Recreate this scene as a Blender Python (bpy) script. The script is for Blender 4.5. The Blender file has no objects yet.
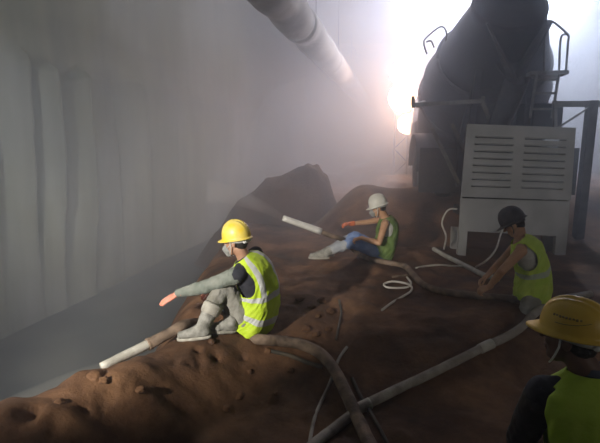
import bpy, bmesh, math, random
import numpy as np
from mathutils import Vector as V, Matrix, noise
random.seed(7); np.random.seed(7)
sc = bpy.context.scene
COL = sc.collection
PI = math.pi
# ------------------------------------------------------------------ camera
W, H, F = 600, 443, 450.0
CAMZ = 1.6
PITCH = math.atan((H/2-145)/F)
cam = bpy.data.cameras.new('camera'); co = bpy.data.objects.new('camera', cam); COL.objects.link(co)
cam.sensor_fit = 'HORIZONTAL'; cam.sensor_width = 36; cam.lens = 36*F/W
co.location = (0, 0, CAMZ); co.rotation_euler = (PI/2-PITCH, 0, 0)
cam.clip_start = .05; cam.clip_end = 200
sc.camera = co
cf = V((0, math.cos(PITCH), -math.sin(PITCH))); cu = V((0, math.sin(PITCH), math.cos(PITCH)))
def ray(px, py): return V((1,0,0))*(px-W/2)/F + cf + cu*(H/2-py)/F
def P(px, py, Y):
    r = ray(px, py); return V((0,0,CAMZ)) + r*(Y/r.y)
# ------------------------------------------------------------------ world, light, exposure
w = bpy.data.worlds.new('world'); sc.world = w; w.use_nodes = True
w.node_tree.nodes['Background'].inputs[0].default_value = (.50, .60, .80, 1)
w.node_tree.nodes['Background'].inputs[1].default_value = .016
sc.view_settings.view_transform = 'Standard'; sc.view_settings.look = 'None'
sc.view_settings.exposure = 0.0; sc.view_settings.gamma = 1
sc.view_settings.use_curve_mapping = False
sc.cycles.use_denoising = True
sc.cycles.max_bounces = 8; sc.cycles.volume_bounces = 2
sc.cycles.diffuse_bounces = 3; sc.cycles.sample_clamp_indirect = 4
def light(kind, name, loc, power, color, target=None, **kw):
    l = bpy.data.lights.new(name, kind); l.energy = power; l.color = color
    for k, v in kw.items(): setattr(l, k, v)
    o = bpy.data.objects.new(name, l); COL.objects.link(o); o.location = loc
    if target is not None: o.rotation_euler = (V(target)-V(loc)).to_track_quat('-Z', 'Y').to_euler()
    return o
KEY = V((-3.3, -.5, 2.15))
def aim(az, el): a, e = math.radians(az), math.radians(el); return V((math.sin(a)*math.cos(e), math.cos(a)*math.cos(e), math.sin(e)))
light('SPOT', 'key_floodlight', KEY, 2050, (1.0, .96, .88), KEY+aim(18, -16.5), spot_size=math.radians(46), spot_blend=.55, shadow_soft_size=.08)
WALLK = KEY+V((-.2, .1, .25))
light('SPOT', 'wall_fill_light', WALLK, 950, (.95, 1.0, .97), WALLK+aim(-9, 6), spot_size=math.radians(72), spot_blend=.7, shadow_soft_size=.08)  # added wide spot out of view, brightens the wall outside the key's cone
light('SPOT', 'pump_fill_light', (4.3, -1.8, 2.5), 330, (.95, .97, 1.0), (3.1, 6.45, 1.45), spot_size=math.radians(24), spot_blend=.6, shadow_soft_size=.15)  # added unseen spot, only there to lift the dark louvre panel
light('SPOT', 'side_floodlight', (4.2, -1.8, 1.9), 130, (1.0, .96, .88), (1.9, 3.4, 1.2), spot_size=math.radians(52), spot_blend=.9, shadow_soft_size=.2)
HAZE_D = .05
LAMPS = [  # pixel, depth, watts, colour, size of the lamp
    (552, -8, 12.0, 500, (.70, .79, 1.0)),
    (448, -9, 13.0, 380, (.76, .80, 1.0)),
]
# ------------------------------------------------------------------ materials
def nt(name):
    m = bpy.data.materials.new(name); m.use_nodes = True; n = m.node_tree.nodes
    return m, n, m.node_tree.links, n['Principled BSDF']
def mat(name, col, col2=None, scale=8, rough=.8, metal=0, bump=.0, bscale=40, detail=5, spec=.4):
    m, n, l, b = nt(name)
    b.inputs['Roughness'].default_value = rough; b.inputs['Metallic'].default_value = metal
    b.inputs['Specular IOR Level'].default_value = spec
    tc = n.new('ShaderNodeTexCoord')
    if col2 is not None:
        t = n.new('ShaderNodeTexNoise'); t.inputs['Scale'].default_value = scale; t.inputs['Detail'].default_value = detail
        l.new(tc.outputs['Object'], t.inputs['Vector'])
        r = n.new('ShaderNodeValToRGB'); r.color_ramp.elements[0].position = .38; r.color_ramp.elements[1].position = .64
        r.color_ramp.elements[0].color = (*col, 1); r.color_ramp.elements[1].color = (*col2, 1)
        l.new(t.outputs['Fac'], r.inputs[0]); l.new(r.outputs[0], b.inputs['Base Color'])
    else: b.inputs['Base Color'].default_value = (*col, 1)
    if bump:
        t2 = n.new('ShaderNodeTexNoise'); t2.inputs['Scale'].default_value = bscale; t2.inputs['Detail'].default_value = 6
        l.new(tc.outputs['Object'], t2.inputs['Vector'])
        bp = n.new('ShaderNodeBump'); bp.inputs['Strength'].default_value = bump; bp.inputs['Distance'].default_value = .02
        l.new(t2.outputs['Fac'], bp.inputs['Height']); l.new(bp.outputs[0], b.inputs['Normal'])
    return m
def mat_vest(name, col, col2, strip=(.48,.49,.47)):
    m = mat(name, col, col2, 9, .75, bump=.25, bscale=25); n = m.node_tree.nodes; l = m.node_tree.links
    b = n['Principled BSDF']; src = b.inputs['Base Color'].links[0].from_socket
    a = n.new('ShaderNodeAttribute'); a.attribute_name = 'strip'
    g = n.new('ShaderNodeMath'); g.operation = 'GREATER_THAN'; g.inputs[1].default_value = .5
    l.new(a.outputs['Fac'], g.inputs[0])
    mx = n.new('ShaderNodeMix'); mx.data_type = 'RGBA'
    l.new(g.outputs[0], mx.inputs['Factor']); l.new(src, mx.inputs['A']); mx.inputs['B'].default_value = (*strip, 1)
    l.new(mx.outputs['Result'], b.inputs['Base Color'])
    return m
M = dict(
    skin=mat('skin', (.34,.18,.11), (.42,.24,.16), 12, .6),
    skin_tan=mat('tanned_skin', (.42,.22,.12), (.50,.29,.17), 12, .6),
    skin_dark=mat('dark_skin', (.12,.06,.04), (.17,.09,.06), 12, .6),
    hair=mat('hair', (.012,.010,.009), (.03,.025,.02), 60, .7, bump=.5, bscale=200),
    eye=mat('eye', (.02,.015,.01), rough=.2),
    yellow=mat('yellow_plastic', (.80,.58,.05), (.74,.60,.16), 14, .38),
    yellow_b=mat('orange_yellow_plastic', (.72,.46,.05), (.80,.54,.06), 10, .42),
    white_plastic=mat('white_plastic', (.60,.58,.52), (.50,.48,.43), 14, .45),
    dark_plastic=mat('dark_plastic', (.05,.05,.06), (.08,.07,.08), 14, .5),
    pale=mat('pale_band', (.68,.68,.66), (.5,.5,.48), 40, .6),
    mask=mat('mask_fabric', (.28,.28,.27), (.22,.22,.21), 30, .85),
    vest1=mat_vest('bright_vest_fabric', (.42,.58,.02), (.50,.66,.04)),
    vest2=mat_vest('dull_green_vest_fabric', (.10,.17,.04), (.14,.21,.05), (.30,.33,.25)),
    vest3=mat_vest('green_vest_fabric', (.42,.60,.05), (.52,.66,.08), (.42,.5,.34)),
    vest4=mat_vest('lime_vest_fabric', (.38,.56,.03), (.45,.62,.05), (.38,.56,.03)),
    sleeve=mat('grey_green_fabric', (.16,.18,.155), (.24,.25,.22), 10, .95, bump=.35, bscale=45),
    dark_cloth=mat('dark_fabric', (.018,.020,.028), (.03,.03,.04), 10, .9, bump=.2, bscale=40),
    black_leather=mat('black_glossy_cloth', (.010,.012,.014), (.02,.022,.026), 5, .42, bump=.4, bscale=12),
    collar=mat('blue_grey_fabric', (.07,.085,.12), (.09,.10,.14), 10, .9),
    trousers=mat('dusty_grey_fabric', (.20,.19,.16), (.32,.31,.28), 7, .95, bump=.35, bscale=40),
    jeans=mat('blue_denim', (.11,.18,.38), (.19,.27,.48), 9, .9, bump=.3, bscale=50),
    jeans_dust=mat('dust_covered_denim', (.30,.32,.36), (.38,.39,.40), 9, .9, bump=.3, bscale=50),
    boot=mat('dusty_grey_boot', (.17,.165,.145), (.33,.32,.29), 14, .85, bump=.3, bscale=50),
    boot_dark=mat('muddy_dark_boot', (.05,.04,.035), (.09,.075,.06), 14, .85),
    sole=mat('pale_rubber', (.40,.38,.33), (.28,.26,.22), 20, .8),
    glove=mat('salmon_rubber_glove', (.80,.27,.17), (.70,.34,.26), 12, .6, bump=.2, bscale=80),
    glove2=mat('orange_red_rubber_glove', (.60,.14,.05), (.50,.16,.08), 12, .6),
    undershirt=mat('white_undershirt', (.50,.49,.45), (.40,.39,.36), 12, .9),
    hose_brown=mat('muddy_rubber_hose', (.08,.055,.038), (.24,.17,.12), 7, .8, bump=.4, bscale=30),
    hose_dark=mat('dark_rubber_hose', (.045,.04,.03), (.11,.085,.06), 6, .7, bump=.4, bscale=25),
    hose_pale=mat('pale_grey_hose', (.22,.19,.16), (.42,.38,.33), 5, .75, bump=.5, bscale=25),
    pipe=mat('wet_pale_pipe', (.38,.36,.31), (.52,.50,.44), 9, .5, bump=.3, bscale=30),
    pipe_white=mat('white_pipe', (.72,.70,.66), (.6,.58,.54), 9, .5),
    rope=mat('white_cable', (.62,.58,.52), (.50,.46,.40), 12, .7),
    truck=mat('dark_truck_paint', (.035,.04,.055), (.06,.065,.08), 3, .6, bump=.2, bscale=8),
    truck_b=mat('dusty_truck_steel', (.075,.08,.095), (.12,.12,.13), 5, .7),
    rail=mat('dull_rail_steel', (.16,.155,.15), (.24,.23,.22), 9, .6, .2),
    rubber=mat('tyre_rubber', (.018,.018,.018), (.04,.035,.03), 12, .9, bump=.5, bscale=30),
    panel=mat('grey_beige_painted_steel', (.32,.315,.30), (.40,.39,.375), 2.5, .65, bump=.15, bscale=12),
    engine=mat('oily_engine_steel', (.03,.03,.03), (.07,.065,.06), 6, .6, .4),
    duct=mat('duct_canvas', (.26,.25,.24), (.36,.35,.33), 3, .8, bump=.3, bscale=6),
    steel_wet=mat('rusty_steel', (.07,.06,.055), (.13,.11,.10), 6, .7, .2),
    lamp_body=mat('lamp_housing_metal', (.05,.05,.05), (.08,.08,.08), 6, .5, .5),
)
def mat_emit(name, col, s):
    m, n, l, b = nt(name); b.inputs['Emission Color'].default_value = (*col, 1); b.inputs['Emission Strength'].default_value = s
    b.inputs['Base Color'].default_value = (0,0,0,1); return m
def mat_volume(name, dens, col, aniso, fade=None):
    m = bpy.data.materials.new(name); m.use_nodes = True; n = m.node_tree.nodes; l = m.node_tree.links
    n.remove(n['Principled BSDF']); out = n['Material Output']
    s = n.new('ShaderNodeVolumeScatter'); s.inputs['Color'].default_value = (*col, 1); s.inputs['Density'].default_value = dens
    s.inputs['Anisotropy'].default_value = aniso
    l.new(s.outputs[0], out.inputs['Volume'])
    return m, n, l, s
# soil
def mat_soil(name, a, b2, c, wet=.85):
    m, n, l, b = nt(name); b.inputs['Roughness'].default_value = wet; b.inputs['Specular IOR Level'].default_value = .3
    tc = n.new('ShaderNodeTexCoord')
    t = n.new('ShaderNodeTexNoise'); t.inputs['Scale'].default_value = 1.3; t.inputs['Detail'].default_value = 8; t.inputs['Roughness'].default_value = .65
    l.new(tc.outputs['Object'], t.inputs['Vector'])
    r = n.new('ShaderNodeValToRGB'); e = r.color_ramp.elements
    e[0].position = .34; e[0].color = (*a, 1); e[1].position = .68; e[1].color = (*c, 1)
    k = e.new(.5); k.color = (*b2, 1)
    l.new(t.outputs['Fac'], r.inputs[0]); l.new(r.outputs[0], b.inputs['Base Color'])
    t2 = n.new('ShaderNodeTexNoise'); t2.inputs['Scale'].default_value = 22; t2.inputs['Detail'].default_value = 9; t2.inputs['Roughness'].default_value = .7
    l.new(tc.outputs['Object'], t2.inputs['Vector'])
    bp = n.new('ShaderNodeBump'); bp.inputs['Strength'].default_value = .55; bp.inputs['Distance'].default_value = .03
    l.new(t2.outputs['Fac'], bp.inputs['Height']); l.new(bp.outputs[0], b.inputs['Normal'])
    return m
M['soil'] = mat_soil('reddish_soil', (.040,.020,.011), (.105,.051,.025), (.24,.125,.062))
M['soil_dark'] = mat_soil('dark_wet_soil', (.045,.028,.02), (.08,.045,.03), (.12,.07,.045))
M['slurry'] = mat('grey_slurry', (.07,.078,.078), (.10,.105,.10), 1.2, .65, bump=.2, bscale=4)
# ------------------------------------------------------------------ object helpers
def tag(o, label=None, cat=None, group=None, kind=None):
    if label: o['label'] = label
    if cat: o['category'] = cat
    if group: o['group'] = group
    if kind: o['kind'] = kind
    return o
def empty(name, loc):
    o = bpy.data.objects.new(name, None); COL.objects.link(o); o.location = loc; o.empty_display_size = .1; return o
def origin(parent):
    o = V((0,0,0))
    while parent is not None: o += V(parent.location); parent = parent.parent
    return o
def link_mesh(name, me, m, parent=None, smooth=True):
    """Vertices come in world coordinates; shifted to the parent's base (or kept at the object's own base)."""
    o = bpy.data.objects.new(name, me); COL.objects.link(o)
    me.materials.clear()
    for x in (m if isinstance(m, (list, tuple)) else [m]): me.materials.append(x)
    if parent is not None:
        me.transform(Matrix.Translation(-origin(parent))); o.parent = parent
    if smooth: me.polygons.foreach_set('use_smooth', [True]*len(me.polygons))
    me.update(); return o
def bobj(name, bm, m, parent=None, smooth=True, bevel=0):
    bmesh.ops.recalc_face_normals(bm, faces=bm.faces)
    me = bpy.data.meshes.new(name); bm.to_mesh(me); bm.free()
    o = link_mesh(name, me, m, parent, smooth)
    if bevel:
        b = o.modifiers.new('b', 'BEVEL'); b.width = bevel; b.segments = 2; b.limit_method = 'ANGLE'
    if smooth is None or smooth is False: pass
    return o
def rings(bm, rs, close=True, cap=True):
    vs = [[bm.verts.new(p) for p in r] for r in rs]
    for a, b in zip(vs[:-1], vs[1:]):
        n = len(a)
        for i in range(n if close else n-1): bm.faces.new((a[i], a[(i+1)%n], b[(i+1)%n], b[i]))
    if cap and close: bm.faces.new(vs[0][::-1]); bm.faces.new(vs[-1])
    return vs
def frame_of(d):
    d = d.normalized(); a = V((0,0,1)) if abs(d.z) < .9 else V((1,0,0))
    x = d.cross(a).normalized(); return x, d.cross(x).normalized(), d
def capsule(bm, a, b, ra, rb, n=16):
    a, b = V(a), V(b); d = b-a
    if d.length < 1e-6: d = V((0,0,1e-4))
    x, y, z = frame_of(d); rs = []
    for k in range(1, 6):
        t = PI/2*(1-k/5); rs.append([a - z*ra*math.sin(t) + (x*math.cos(f)+y*math.sin(f))*max(ra*math.cos(t), ra*.05) for f in [2*PI*i/n for i in range(n)]])
    for k in range(0, 5):
        t = PI/2*k/5; rs.append([b + z*rb*math.sin(t) + (x*math.cos(f)+y*math.sin(f))*rb*math.cos(t) for f in [2*PI*i/n for i in range(n)]])
    rings(bm, rs)
def ellipsoid(bm, c, ax, n=20):
    """ax: three vectors (semi-axes)"""
    X, Y, Z = ax; rs = []
    for k in range(1, 12):
        t = PI*k/12; rs.append([V(c)+Z*math.cos(t)+(X*math.cos(2*PI*i/n)+Y*math.sin(2*PI*i/n))*math.sin(t) for i in range(n)])
    rings(bm, rs)
def tube_pts(pts, step=.03):
    """Catmull-Rom through the points"""
    pts = [V(p) for p in pts]; out = []
    q = [pts[0]*2-pts[1]] + pts + [pts[-1]*2-pts[-2]]
    for i in range(1, len(q)-2):
        n = max(2, int((q[i+1]-q[i]).length/step))
        for k in range(n):
            t = k/n; p0, p1, p2, p3 = q[i-1:i+3]
            out.append(.5*((2*p1)+(p2-p0)*t+(2*p0-5*p1+4*p2-p3)*t*t+(3*p1-p0-3*p2+p3)*t**3))
    out.append(pts[-1]); return out
def tube(bm, pts, r, n=14, step=.03, rough=0, raw=False):
    c = [V(p) for p in pts] if raw else tube_pts(pts, step); rs = []
    d = (c[1]-c[0]).normalized(); x, y, _ = frame_of(d)
    for i, p in enumerate(c):
        d = (c[min(i+1, len(c)-1)]-c[max(i-1, 0)]).normalized()
        x = (x-d*x.dot(d)).normalized(); y = d.cross(x)
        rr = (r(i/(len(c)-1)) if callable(r) else r)
        rs.append([p+(x*math.cos(f)+y*math.sin(f))*rr*(1+(rough*noise.noise(p*9+V((f,0,0))) if rough else 0)) for f in [2*PI*k/n for k in range(n)]])
    rings(bm, rs)
def box(bm, a, b):
    (x0,y0,z0), (x1,y1,z1) = a, b
    v = [bm.verts.new((x,y,z)) for z in (z0,z1) for y in (y0,y1) for x in (x0,x1)]
    for f in ((0,2,3,1),(4,5,7,6),(0,1,5,4),(2,6,7,3),(0,4,6,2),(1,3,7,5)): bm.faces.new([v[i] for i in f])
def beam(bm, a, b, w, h=None):
    """rectangular bar from a to b"""
    a, b = V(a), V(b); h = h or w; x, y, z = frame_of(b-a)
    rings(bm, [[p+x*sx*w/2+y*sy*h/2 for sx, sy in ((-1,-1),(1,-1),(1,1),(-1,1))] for p in (a, b)])
def quadplate(bm, pts, t):
    """thick plate from 4 corner points"""
    pts = [V(p) for p in pts]; n = (pts[1]-pts[0]).cross(pts[2]-pts[0]).normalized()*t/2
    rings(bm, [[p-n for p in pts], [p+n for p in pts]])
def wnoise(a, s, seed=0):
    """cheap smooth numpy noise, a: (n,3)"""
    r = np.random.RandomState(seed); o = np.zeros(len(a))
    for k in range(9):
        d = r.normal(size=3); d /= np.linalg.norm(d); f = s*(.6+1.5*r.rand()); o += np.sin(a@d*f+r.rand()*6.28+1.3*np.sin(a@r.normal(size=3)*s*.5))
    return o/9*1.8
def remeshed(bm, voxel, smooth=4, fold=0, fscale=30, seed=1):
    bmesh.ops.recalc_face_normals(bm, faces=bm.faces)
    me = bpy.data.meshes.new('t'); bm.to_mesh(me); bm.free()
    o = bpy.data.objects.new('t', me); COL.objects.link(o)
    r = o.modifiers.new('r', 'REMESH'); r.mode = 'VOXEL'; r.voxel_size = voxel
    s = o.modifiers.new('s', 'SMOOTH'); s.factor = .5; s.iterations = smooth
    dg = bpy.context.evaluated_depsgraph_get()
    m2 = bpy.data.meshes.new_from_object(o.evaluated_get(dg))
    bpy.data.objects.remove(o); bpy.data.meshes.remove(me)
    if fold:
        n = len(m2.vertices); c = np.zeros(n*3); m2.vertices.foreach_get('co', c); c = c.reshape(-1, 3)
        nn = np.zeros(n*3); m2.vertices.foreach_get('normal', nn); nn = nn.reshape(-1, 3)
        d = wnoise(c, fscale, seed); d = (1-np.abs(d)*1.6)*.6 + .4*wnoise(c, fscale*2.2, seed+5)
        m2.vertices.foreach_set('co', (c+nn*(d*fold)[:, None]).ravel())
    return m2
# ------------------------------------------------------------------ terrain
CX = [(-3,-2.6),(1.5,-2.5),(2.15,-1.95),(2.5,-1.72),(2.75,-1.5),(3.0,-1.36),(3.2,-1.2),(3.4,-1.1),(3.6,-1.0),(3.85,-.98),(4.3,-1.02),(6.9,-1.15),(10.3,-1.0),(14,-.5),(24,1.0)]
def lerp_tab(tab, y):
    if y <= tab[0][0]: return tab[0][1]
    for (a, u), (b, v) in zip(tab[:-1], tab[1:]):
        if y <= b: return u+(v-u)*(y-a)/(b-a)
    return tab[-1][1]
def sst(a, b, x):
    t = min(1, max(0, (x-a)/(b-a))); return t*t*(3-2*t)
PITS = []
PITZ = -.9
def hgt(x, y, fine=True):
    e = lerp_tab(CX, y) + .05*noise.noise(V((0, y*2.3, 3.1))) + .05*noise.noise(V((0, y*6.5, 8.1)))
    d = x-e
    z = .07*math.exp(-((d-.22)/.3)**2) * (1 if y < 6 else .3)
    z -= .32*sst(.28, .9, d)*(1-sst(3.0, 4.1, y))                        # foreground dips behind the bank
    z += (.62+.22*math.exp(-((y-8.6)/.7)**2)*(1-sst(2.3,2.7,x))-.45*sst(8.9,10.5,y)*(1-sst(2.0,2.6,x)))*sst(7.0, 8.4, y)*sst(.1, 1.3, x) + .14*sst(4.4, 5.6, x)*sst(6.4, 7.6, y)
    z += .09*noise.noise(V((x*.8, y*.8, 1.7)))
    z += .10*noise.noise(V((x*2.2, y*3.4, 21)))*math.exp(-(d/.3)**2)*(1-sst(3.2,3.5,y))
    if d < 0: z += (PITZ-.25)*sst(0, 1.0, -d)
    if fine:
        near = 1-sst(5, 10, y)
        z += .035*noise.noise(V((x*3.1, y*3.1, .3))) + .016*noise.noise(V((x*9, y*9, 5.3)))*near
        z += .05*max(0, noise.noise(V((x*4.4, y*4.4, 9.3)))-.15)*near
        for (a, b, r, dp) in PITS:
            q = ((x-a)**2+((y-b)*.8)**2)/r**2
            if q < 9: z -= dp*math.exp(-q)
    return z
def on(px, py, lift=0):
    """first point where the pixel's ray meets the terrain (+lift)"""
    r = ray(px, py); t = 1.0; o = V((0,0,CAMZ))
    while t < 30:
        p = o+r*t
        if p.z <= hgt(p.x, p.y)+lift: break
        t += .01
    return o+r*t
_p = []
for px, py, r, dp in ((24,413,.05,.05),(36,408,.035,.05),(54,420,.045,.06),(84,407,.03,.04),(102,398,.04,.05),(112,392,.03,.04),(126,387,.025,.03),(197,349,.03,.045),(199,358,.045,.06),(188,362,.02,.04),(216,359,.022,.05),(243,357,.022,.04),(175,362,.02,.03)):
    g = on(px, py); _p.append((g.x, g.y, r, dp))
PITS += _p
def axis_vals(segs):
    out = []
    for a, b, s in segs:
        n = int(round((b-a)/s)); out += [a+(b-a)*i/n for i in range(n)]
    return out+[segs[-1][1]]
xs = axis_vals([(-4.2,-2.6,.1),(-2.6,.9,.022),(.9,2.6,.035),(2.6,9,.12)])
ys = axis_vals([(-2.5,1.7,.12),(1.7,4.6,.024),(4.6,8.6,.05),(8.6,25,.16)])
me = bpy.data.meshes.new('ground'); nx, ny = len(xs), len(ys)
vt = [(x, y, hgt(x, y)) for y in ys for x in xs]
fc = [(j*nx+i, j*nx+i+1, (j+1)*nx+i+1, (j+1)*nx+i) for j in range(ny-1) for i in range(nx-1)]
me.from_pydata(vt, [], fc)
tag(link_mesh('ground', me, M['soil']), kind='structure')
# ------------------------------------------------------------------ shell: pit floor, walls, ceiling
WD = V((math.sin(math.radians(12.5)), math.cos(math.radians(12.5)), 0)); WN = V((WD.y, -WD.x, 0))   # along the left wall, its normal into the room
WO = -WN*5.0
bm = bmesh.new()
rings(bm, [[WO+WD*-6+V((0,0,PITZ-.3)), WO+WD*26+V((0,0,PITZ-.3)), V((3,25,PITZ-.3)), V((-1,-4,PITZ-.3))],
           [WO+WD*-6+V((0,0,PITZ)), WO+WD*26+V((0,0,PITZ)), V((3,25,PITZ)), V((-1,-4,PITZ))]])
tag(bobj('pit_floor', bm, M['slurry'], smooth=False), kind='structure')
# the left wall: lower ribbed sheets of concrete, rough upper part
FOLDS = [(4.0,4.72,.10),(4.72,5.36,.13),(5.36,5.82,.20),(5.82,6.5,.22),(6.5,7.3,.05),(7.3,8.3,.13),(8.3,9.6,.06),(9.6,11,.12),(11,13,.08),(13,15.5,.12)]
def wall_depth(s, z):
    """how far the surface stands out at s metres along, height z"""
    d = .05*noise.noise(V((s*.5, z*.4, 2))) + .018*noise.noise(V((s*2.2, z*1.1, 7)))
    top = 2.62+.12*noise.noise(V((s*.9, 0, 4)))
    m = 1-sst(top-.06, top+.05, z)
    for k, (s0, s1, am) in enumerate(FOLDS):
        if s0 <= s < s1:
            sb = s+.05*math.sin(z*1.1+k); ph = min(1, max(0, (sb-s0)/(s1-s0)))
            d += (1-sst(top-.06+.18*ph, top+.05+.18*ph, z))*am*(.25+.75*sst(-.8, 1.4, z))*(ph**.7 if ph < .93 else max(0, (1-ph)/.07))
    ph2 = (z+.3) % 2.4
    d -= .012*math.exp(-((ph2-1.2)/.03)**2)
    return d
ss = axis_vals([(-5,1.5,.12),(1.5,12,.035),(12,26,.12)]); zs = axis_vals([(-1.2,6.8,.07)])
vt = []
for s in ss:
    for z in zs: vt.append(tuple(WO+WD*s+WN*wall_depth(s, z)+V((0,0,z))))
nz = len(zs); fc = [(i*nz+j, (i+1)*nz+j, (i+1)*nz+j+1, i*nz+j+1) for i in range(len(ss)-1) for j in range(nz-1)]
me = bpy.data.meshes.new('wall_left'); me.from_pydata(vt, [], fc)
mw, n, l, b = nt('stained_concrete'); b.inputs['Roughness'].default_value = .85
tc = n.new('ShaderNodeTexCoord')
mp = n.new('ShaderNodeMapping'); mp.inputs['Scale'].default_value = (1.6, 1.6, .22); l.new(tc.outputs['Object'], mp.inputs[0])
t = n.new('ShaderNodeTexNoise'); t.inputs['Scale'].default_value = 1.5; t.inputs['Detail'].default_value = 8; l.new(mp.outputs[0], t.inputs['Vector'])
r = n.new('ShaderNodeValToRGB'); r.color_ramp.elements[0].position = .35; r.color_ramp.elements[1].position = .7
r.color_ramp.elements[0].color = (.17,.18,.165,1); r.color_ramp.elements[1].color = (.29,.30,.28,1)
l.new(t.outputs['Fac'], r.inputs[0])
t3 = n.new('ShaderNodeTexNoise'); t3.inputs['Scale'].default_value = .45; t3.inputs['Detail'].default_value = 4; l.new(tc.outputs['Object'], t3.inputs['Vector'])
r3 = n.new('ShaderNodeValToRGB'); r3.color_ramp.elements[0].position = .42; r3.color_ramp.elements[1].position = .6
r3.color_ramp.elements[0].color = (.75,.74,.55,1); r3.color_ramp.elements[1].color = (1,1,1,1); l.new(t3.outputs['Fac'], r3.inputs[0])
mx = n.new('ShaderNodeMix'); mx.data_type = 'RGBA'; mx.blend_type = 'MULTIPLY'; mx.inputs['Factor'].default_value = 1
l.new(r.outputs[0], mx.inputs['A']); l.new(r3.outputs[0], mx.inputs['B']); l.new(mx.outputs['Result'], b.inputs['Base Color'])
M['wall'] = mw
o = link_mesh('wall_left', me, mw); o.modifiers.new('s', 'SOLIDIFY').thickness = .3; o.modifiers['s'].offset = -1
tag(o, kind='structure')
M['rock'] = mat('grey_rock_wall', (.16,.155,.15), (.28,.27,.26), 1.2, .9, bump=.6, bscale=4)
def slab(name, a, b, m):
    bm = bmesh.new(); box(bm, a, b); bmesh.ops.subdivide_edges(bm, edges=bm.edges, cuts=20, use_grid_fill=True)
    for v in bm.verts: v.co += V((1,1,1))*.12*noise.noise(v.co*.7)
    return tag(bobj(name, bm, m), kind='structure')
slab('wall_back', (-2, 24.2, -1.3), (9.6, 24.9, 7.2), M['rock'])
slab('wall_right', (8.6, -2.5, -.6), (9.2, 24.5, 7.2), M['rock'])
slab('ceiling', (-7, -3, 6.7), (9.4, 25, 7.3), M['rock'])
# ventilation duct hung along the top of the wall
VPX = 400
def ductp(k): return P(VPX-100*k, 145-123*k, 9.0/k)
t = empty('ventilation_duct', ductp(1)); tag(t, 'big pale ventilation duct running along the top of the left wall', 'duct')
bm = bmesh.new(); pts = []
a0, a1 = ductp(1.6), ductp(.27)
L = (a1-a0).length
for i in range(500):
    k = i/499; p = a0.lerp(a1, k); p.z += -.06*abs(math.sin(k*L/1.9*PI))**1.5; pts.append(p)
tube(bm, pts, lambda k: .32+.018*abs(math.sin(k*L/.95*PI))-(.05 if (k*L+.75) % 3.8 < .1 else 0), n=28, raw=True)
bobj('duct_hose', bm, M['duct'], t)
for i in range(9):
    s = (3.8*(i+.5)-.75)/L
    if s < 1:
        p = a0.lerp(a1, s); bm = bmesh.new(); beam(bm, p+V((0,0,.33)), V((p.x, p.y, 6.75)), .012); bobj('hanger', bm, M['steel_wet'], t)
# ------------------------------------------------------------------ haze
mh, n, l, s = mat_volume('drifting_haze', HAZE_D, (.80,.87,1.0), .45)
# thin round the workers in front, thicker over the pit on the left and towards the back
tc = n.new('ShaderNodeTexCoord'); sx = n.new('ShaderNodeSeparateXYZ'); l.new(tc.outputs['Object'], sx.inputs[0])
def mrange(src, a, b, c, d):
    q = n.new('ShaderNodeMapRange'); q.interpolation_type = 'SMOOTHSTEP'; l.new(src, q.inputs['Value'])
    for k, v in zip(('From Min','From Max','To Min','To Max'), (a, b, c, d)): q.inputs[k].default_value = v
    return q.outputs[0]
def mth(op, a, b):
    q = n.new('ShaderNodeMath'); q.operation = op
    for i, v in enumerate((a, b)):
        if isinstance(v, (int, float)): q.inputs[i].default_value = v
        else: l.new(v, q.inputs[i])
    return q.outputs[0]
far = mrange(sx.outputs['Y'], 3.8, 9.0, .012, .15)
left = mth('MULTIPLY', mrange(sx.outputs['X'], -.5, -2.3, 0, .075), mrange(sx.outputs['Y'], 1.0, 3.0, 0, 1))
tn = n.new('ShaderNodeTexNoise'); tn.inputs['Scale'].default_value = .45; tn.inputs['Detail'].default_value = 2; l.new(tc.outputs['Object'], tn.inputs['Vector'])
l.new(mth('MULTIPLY', mth('ADD', far, left), mth('ADD', tn.outputs['Fac'], .5)), s.inputs['Density'])
bm = bmesh.new(); box(bm, (-9.5,-2.6,-1.05), (8.6,24.3,6.66)); tag(bobj('haze', bm, mh, smooth=False), 'grey construction haze hanging in the excavation', 'haze', kind='stuff')
# ------------------------------------------------------------------ lamps behind the truck
def floodlight(px, py, Y, watts, col, label):
    c = P(px, py, Y); t = empty('floodlight', c); tag(t, label, 'floodlight')
    f = (V((1.2, 9, 1.2))-c).normalized(); x, y, z = frame_of(f)
    bm = bmesh.new()
    rings(bm, [[c+z*q+x*sx*wd+y*sy*wd*.7 for sx, sy in ((-1,-1),(1,-1),(1,1),(-1,1))] for q, wd in ((-.16,.12),(-.10,.2),(0,.24))])
    bobj('housing', bm, M['lamp_body'], t, smooth=False)
    bm = bmesh.new(); rings(bm, [[c+z*q+x*sx*.22+y*sy*.15 for sx, sy in ((-1,-1),(1,-1),(1,1),(-1,1))] for q in (.003,.012)])
    bobj('lens', bm, mat_emit('lit_lens', col, 60), t, smooth=False)
    bm = bmesh.new(); beam(bm, c-z*.12, V((c.x, c.y, 6.69)), .04); bobj('bracket', bm, M['lamp_body'], t)
    a = light('AREA', 'floodlight_lamp', c+z*.03, watts, col, c+z*2, shape='RECTANGLE', size=.44, size_y=.3)
    a.parent = t; a.location = V(a.location)-c
    return t
floodlight(*LAMPS[0], 'floodlight above the right side of the mixer truck, at the top edge')
floodlight(*LAMPS[1], 'floodlight above the left side of the mixer truck, at the top edge')
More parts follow.
